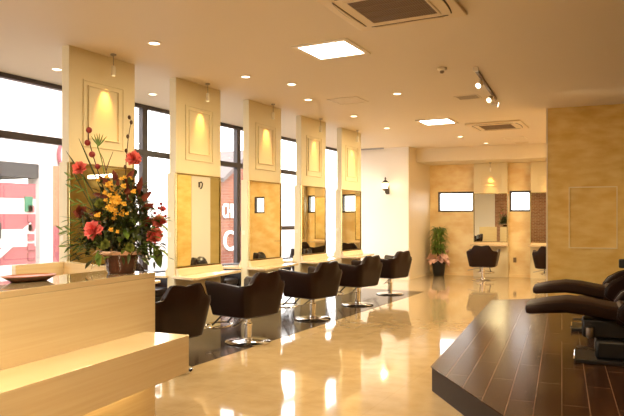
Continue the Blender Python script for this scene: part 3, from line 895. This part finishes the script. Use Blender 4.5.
# ------------------------------------------------------------------ shampoo recliners on the platform
def smooth_outline(top, bot):
    return top + bot[::-1]
def make_bed(loc, rz, label):
    """local +x points from the foot towards the head"""
    t = thing('shampoo_chair', loc, label, 'shampoo chair', rz, 'shampoo recliners on the platform')
    # leg rest: cushion with rounded nose, gently humped; built as a lofted section along x
    def loftx(name, secs, m):
        rings = []
        for x, zt, zb, hw in secs:
            ring = []; zc_ = (zt+zb)/2; hz = (zt-zb)/2
            for k in range(16):
                a = 2*math.pi*k/16
                cx = math.copysign(abs(math.cos(a))**.35, math.cos(a)); cz = math.copysign(abs(math.sin(a))**.55, math.sin(a))
                ring.append((x, hw*cx, zc_+hz*cz))
            rings.append(ring)
        return loft(MB(), rings).build(name, m, t, smooth=True)
    loftx('leg_rest', [(.04,.44,.405,.15),(.05,.462,.383,.19),(.08,.475,.376,.21),(.22,.507,.392,.225),(.38,.530,.405,.23),(.54,.520,.39,.235),(.68,.495,.365,.235),(.86,.47,.34,.235)], M['bedleather'])
    loftx('seat_cushion', [(.76,.47,.33,.24),(.80,.50,.32,.26),(1.05,.48,.30,.27),(1.25,.50,.30,.27),(1.32,.49,.33,.26)], M['bedleather'])
    # reclined backrest
    bk = MB().extrude([(1.24,.42),(1.34,.36),(1.95,.76),(1.99,.86),(1.92,.90),(1.30,.52)], 'y', -.26, .26)
    bk.v = [(v[0], v[1], v[2]) for v in bk.v]
    bk.build('backrest', M['bedleather'], t, bevel=.03, seg=3)
    for s in (-1, 1):
        y0 = s*.275; y1 = s*.345
        pts = [(.76,.40),(.77,.48),(.82,.55),(.92,.61),(1.05,.65),(1.25,.665),(1.40,.62),(1.44,.52),(1.38,.38),(1.1,.32),(.86,.33)]
        MB().extrude(pts, 'y', min(y0,y1), max(y0,y1)).build('armrest', M['leather'], t, bevel=.025, seg=3)
        MB().tube([(p[0], y1*1.0, p[1]+.003) for p in pts[0:6]], .006, 6).build('arm_piping', M['leather'], t, smooth=True)
    MB().box(.93, 1.25, .28, .34, .66, .76).build('control_pad', M['black'], t, bevel=.012)
    MB().box(.50, 1.25, -.12, .12, .20, .36).build('lift_frame', M['black'], t, bevel=.02)
    MB().box(.60, 1.20, -.17, .17, .03, .20).build('pedestal', M['black'], t, bevel=.03)
    MB().box(.44, 1.25, -.23, .23, .0005, .035).build('base_plate', M['black'], t, bevel=.006)
    MB().tube([(.435,-.22,.035),(.44,-.22,.055),(.44,.05,.055)], .007, 6).build('foot_bar', M['chrome'], t, smooth=True)
    MB().tube([(.60,-.14,.10),(.52,-.19,.13),(.46,-.20,.13)], .010, 8).build('foot_pedal', M['brushed'], t, smooth=True)
    MB().lathe([(.02,.0),(.032,.02),(.032,.09),(.02,.10)], n=12).build('hydraulic_cap', M['brushed'], t, smooth=True, loc=(.56,-.15,.2))
    # basin behind the head
    MB().box(1.78, 2.28, -.28, .28, .0005, .62).build('basin_cabinet', M['black'], t, bevel=.02)
    MB().lathe([(.10,.62),(.22,.68),(.26,.78),(.27,.80),(.24,.80),(.20,.72),(.03,.66)], 2.22, 0, 28).build('basin', M['trim'], t, smooth=True)
    return t
b0 = make_bed((-.99, 5.90, .2), R(5), 'dark brown shampoo recliner nearest the camera on platform')
dup(b0, (-1.17, 7.50, .2), R(5), 'dark brown shampoo recliner behind the nearer one, by the yellow wall')

# ------------------------------------------------------------------ bits behind the camera, seen in the alcove mirrors
t = thing('towel_shelf', (.08, -2.3, 0), 'open dark shelf with folded towels at the rear brick wall', 'shelf')
for x in (-.4, .38): MB().box(x, x+.02, -.18, .18, 0, 2.0).build('side_panel', M['traydark'], t)
for z in (.1, .6, 1.1, 1.6, 1.98): MB().box(-.379, .379, -.18, .18, z, z+.02).build('shelf_board', M['traydark'], t)
k = 0
for z in (.62, 1.12, 1.62):
    for x in (-.13, .27):
        for j in range(3):
            tag(MB().box(x-.15, x+.15, -2.42, -2.18, z+.0005+.085*j, z+.08+.085*j).build('folded_towel', M['towel'], bevel=.02), 'folded beige towel on the dark rear shelf', 'towel', 'folded towels on the rear shelf')

# ------------------------------------------------------------------ outside
struct('ground_outside', MB().box(-40, WX-.16, -12, 40, -.15, -.06), M['asphalt'])
struct('ground_rear', MB().box(-8, 8, YB+1.3, 40, -.15, -.06), M['asphalt'])
# white building across the street with a carport
t = thing('white_building', (-13.5, 6.4, -.06), 'pale overexposed white building across the street', 'building')
MB().box(-4, 0, -10, 5.6, 2.85, 5.6).build('upper_wall', M['extwhite'], t)
MB().box(-4, .1, -10, 4.3, 2.5, 2.85).build('carport_fascia', M['extdark'], t)
MB().box(-4, -3.8, -10, 5.6, 0, 2.85).build('rear_wall', M['extpink'], t)
MB().box(-.3, .15, 4.3, 4.68, 0, 2.85).build('column', M['extwhite'], t)
MB().box(-.3, .10, 4.7, 5.6, 1.3, 2.85).build('tan_wall', M['exttan'], t)
MB().box(-.3, .10, 4.7, 5.6, 0, 1.3).build('pink_wall', M['extpink'], t)
ring = MB(); ring.tube([(.06, 5.25+.30*math.cos(2*math.pi*i/24), 3.15+.42*math.sin(2*math.pi*i/24)) for i in range(24)], .05, 6, closed=True)
ring.build('ring_sign', M['extpink'], t, smooth=True)
# red and white barrier boards under the carport
t = thing('sign_board', (-12.6, 9.98, -.06), 'pink and white striped board standing in the carport outside', 'sign board')
for k, (z0, z1, mm) in enumerate(((.1,.45,'extwhite'),(.45,.85,'extpink'),(.85,1.25,'extwhite'),(1.25,1.6,'extpink'),(1.6,1.95,'extwhite'),(1.95,2.3,'extpink'))):
    MB().box(-.04, 0, -1.6, .0, z0, z1).build('board', M[mm], t)
sl = MB()
sl.extrude([(-1.5,.35),(-1.35,.3),(-.1,1.25),(-.15,1.4)], 'x', .001, .03)
sl.build('diagonal_brace', M['extwhite'], t)
MB().box(.001, .02, -1.45, -.9, 1.05, 1.4).box(.001, .02, -1.5, -1.0, .4, .75).build('dark_opening', M['extdark'], t)
MB().box(.001, .03, -.30, -.1, 1.65, 2.0).build('green_patch', M['extgreen'], t)
rs = MB()
for k in range(8): rs.box(.001, .03, -.22, -.05, .1+.22*k, .26+.22*k)
rs.build('red_blocks', M['extpink'], t)
for y in (-1.6, -.05): MB().box(-.08, -.041, y, y+.05, .005, 2.3).build('post', M['extdark'], t)
# orange gabled building with white lettering
t = thing('brick_building', (-10.5, 14.3, -.06), 'orange brick building with a pale gable and white lettering', 'building')
MB().extrude([(0,0),(2.5,0),(2.5,2.55),(1.25,3.35),(0,2.55)], 'x', -1.2, 0).build('wall', M['extorange'], t)
rf = MB().extrude([(-.15,2.50),(1.25,3.40),(2.65,2.50),(2.65,2.62),(1.25,3.53),(-.15,2.62)], 'x', -1.3, .25).build('roof', M['extroof'], t)
def text(s, size, y, z, parent):
    c = bpy.data.curves.new('lettering', 'FONT'); c.body = s; c.size = size; c.extrude = .02; c.offset = .004
    tmp = bpy.data.objects.new('tmp', c); col.objects.link(tmp)
    bpy.context.view_layer.update()
    me = bpy.data.meshes.new_from_object(tmp.evaluated_get(bpy.context.evaluated_depsgraph_get()))
    bpy.data.objects.remove(tmp)
    me.materials.clear(); me.materials.append(M['letters'])
    o = bpy.data.objects.new('lettering', me); col.objects.link(o); o.parent = parent
    o.rotation_euler = (R(90), 0, R(90)); o.location = (.03, y, z)
    return o
text('CHI', .58, .10, 1.52, t).scale = (.55, 1, 1)
text('C', .80, .12, .60, t).scale = (1.05, 1, 1)
# far low white wall and boundary rail
tag(MB().box(-18, -17.8, 11.5, 34, -.06, 2.2).build('boundary_wall', M['extwhite']), 'overexposed white boundary wall outside beyond the windows', 'wall')
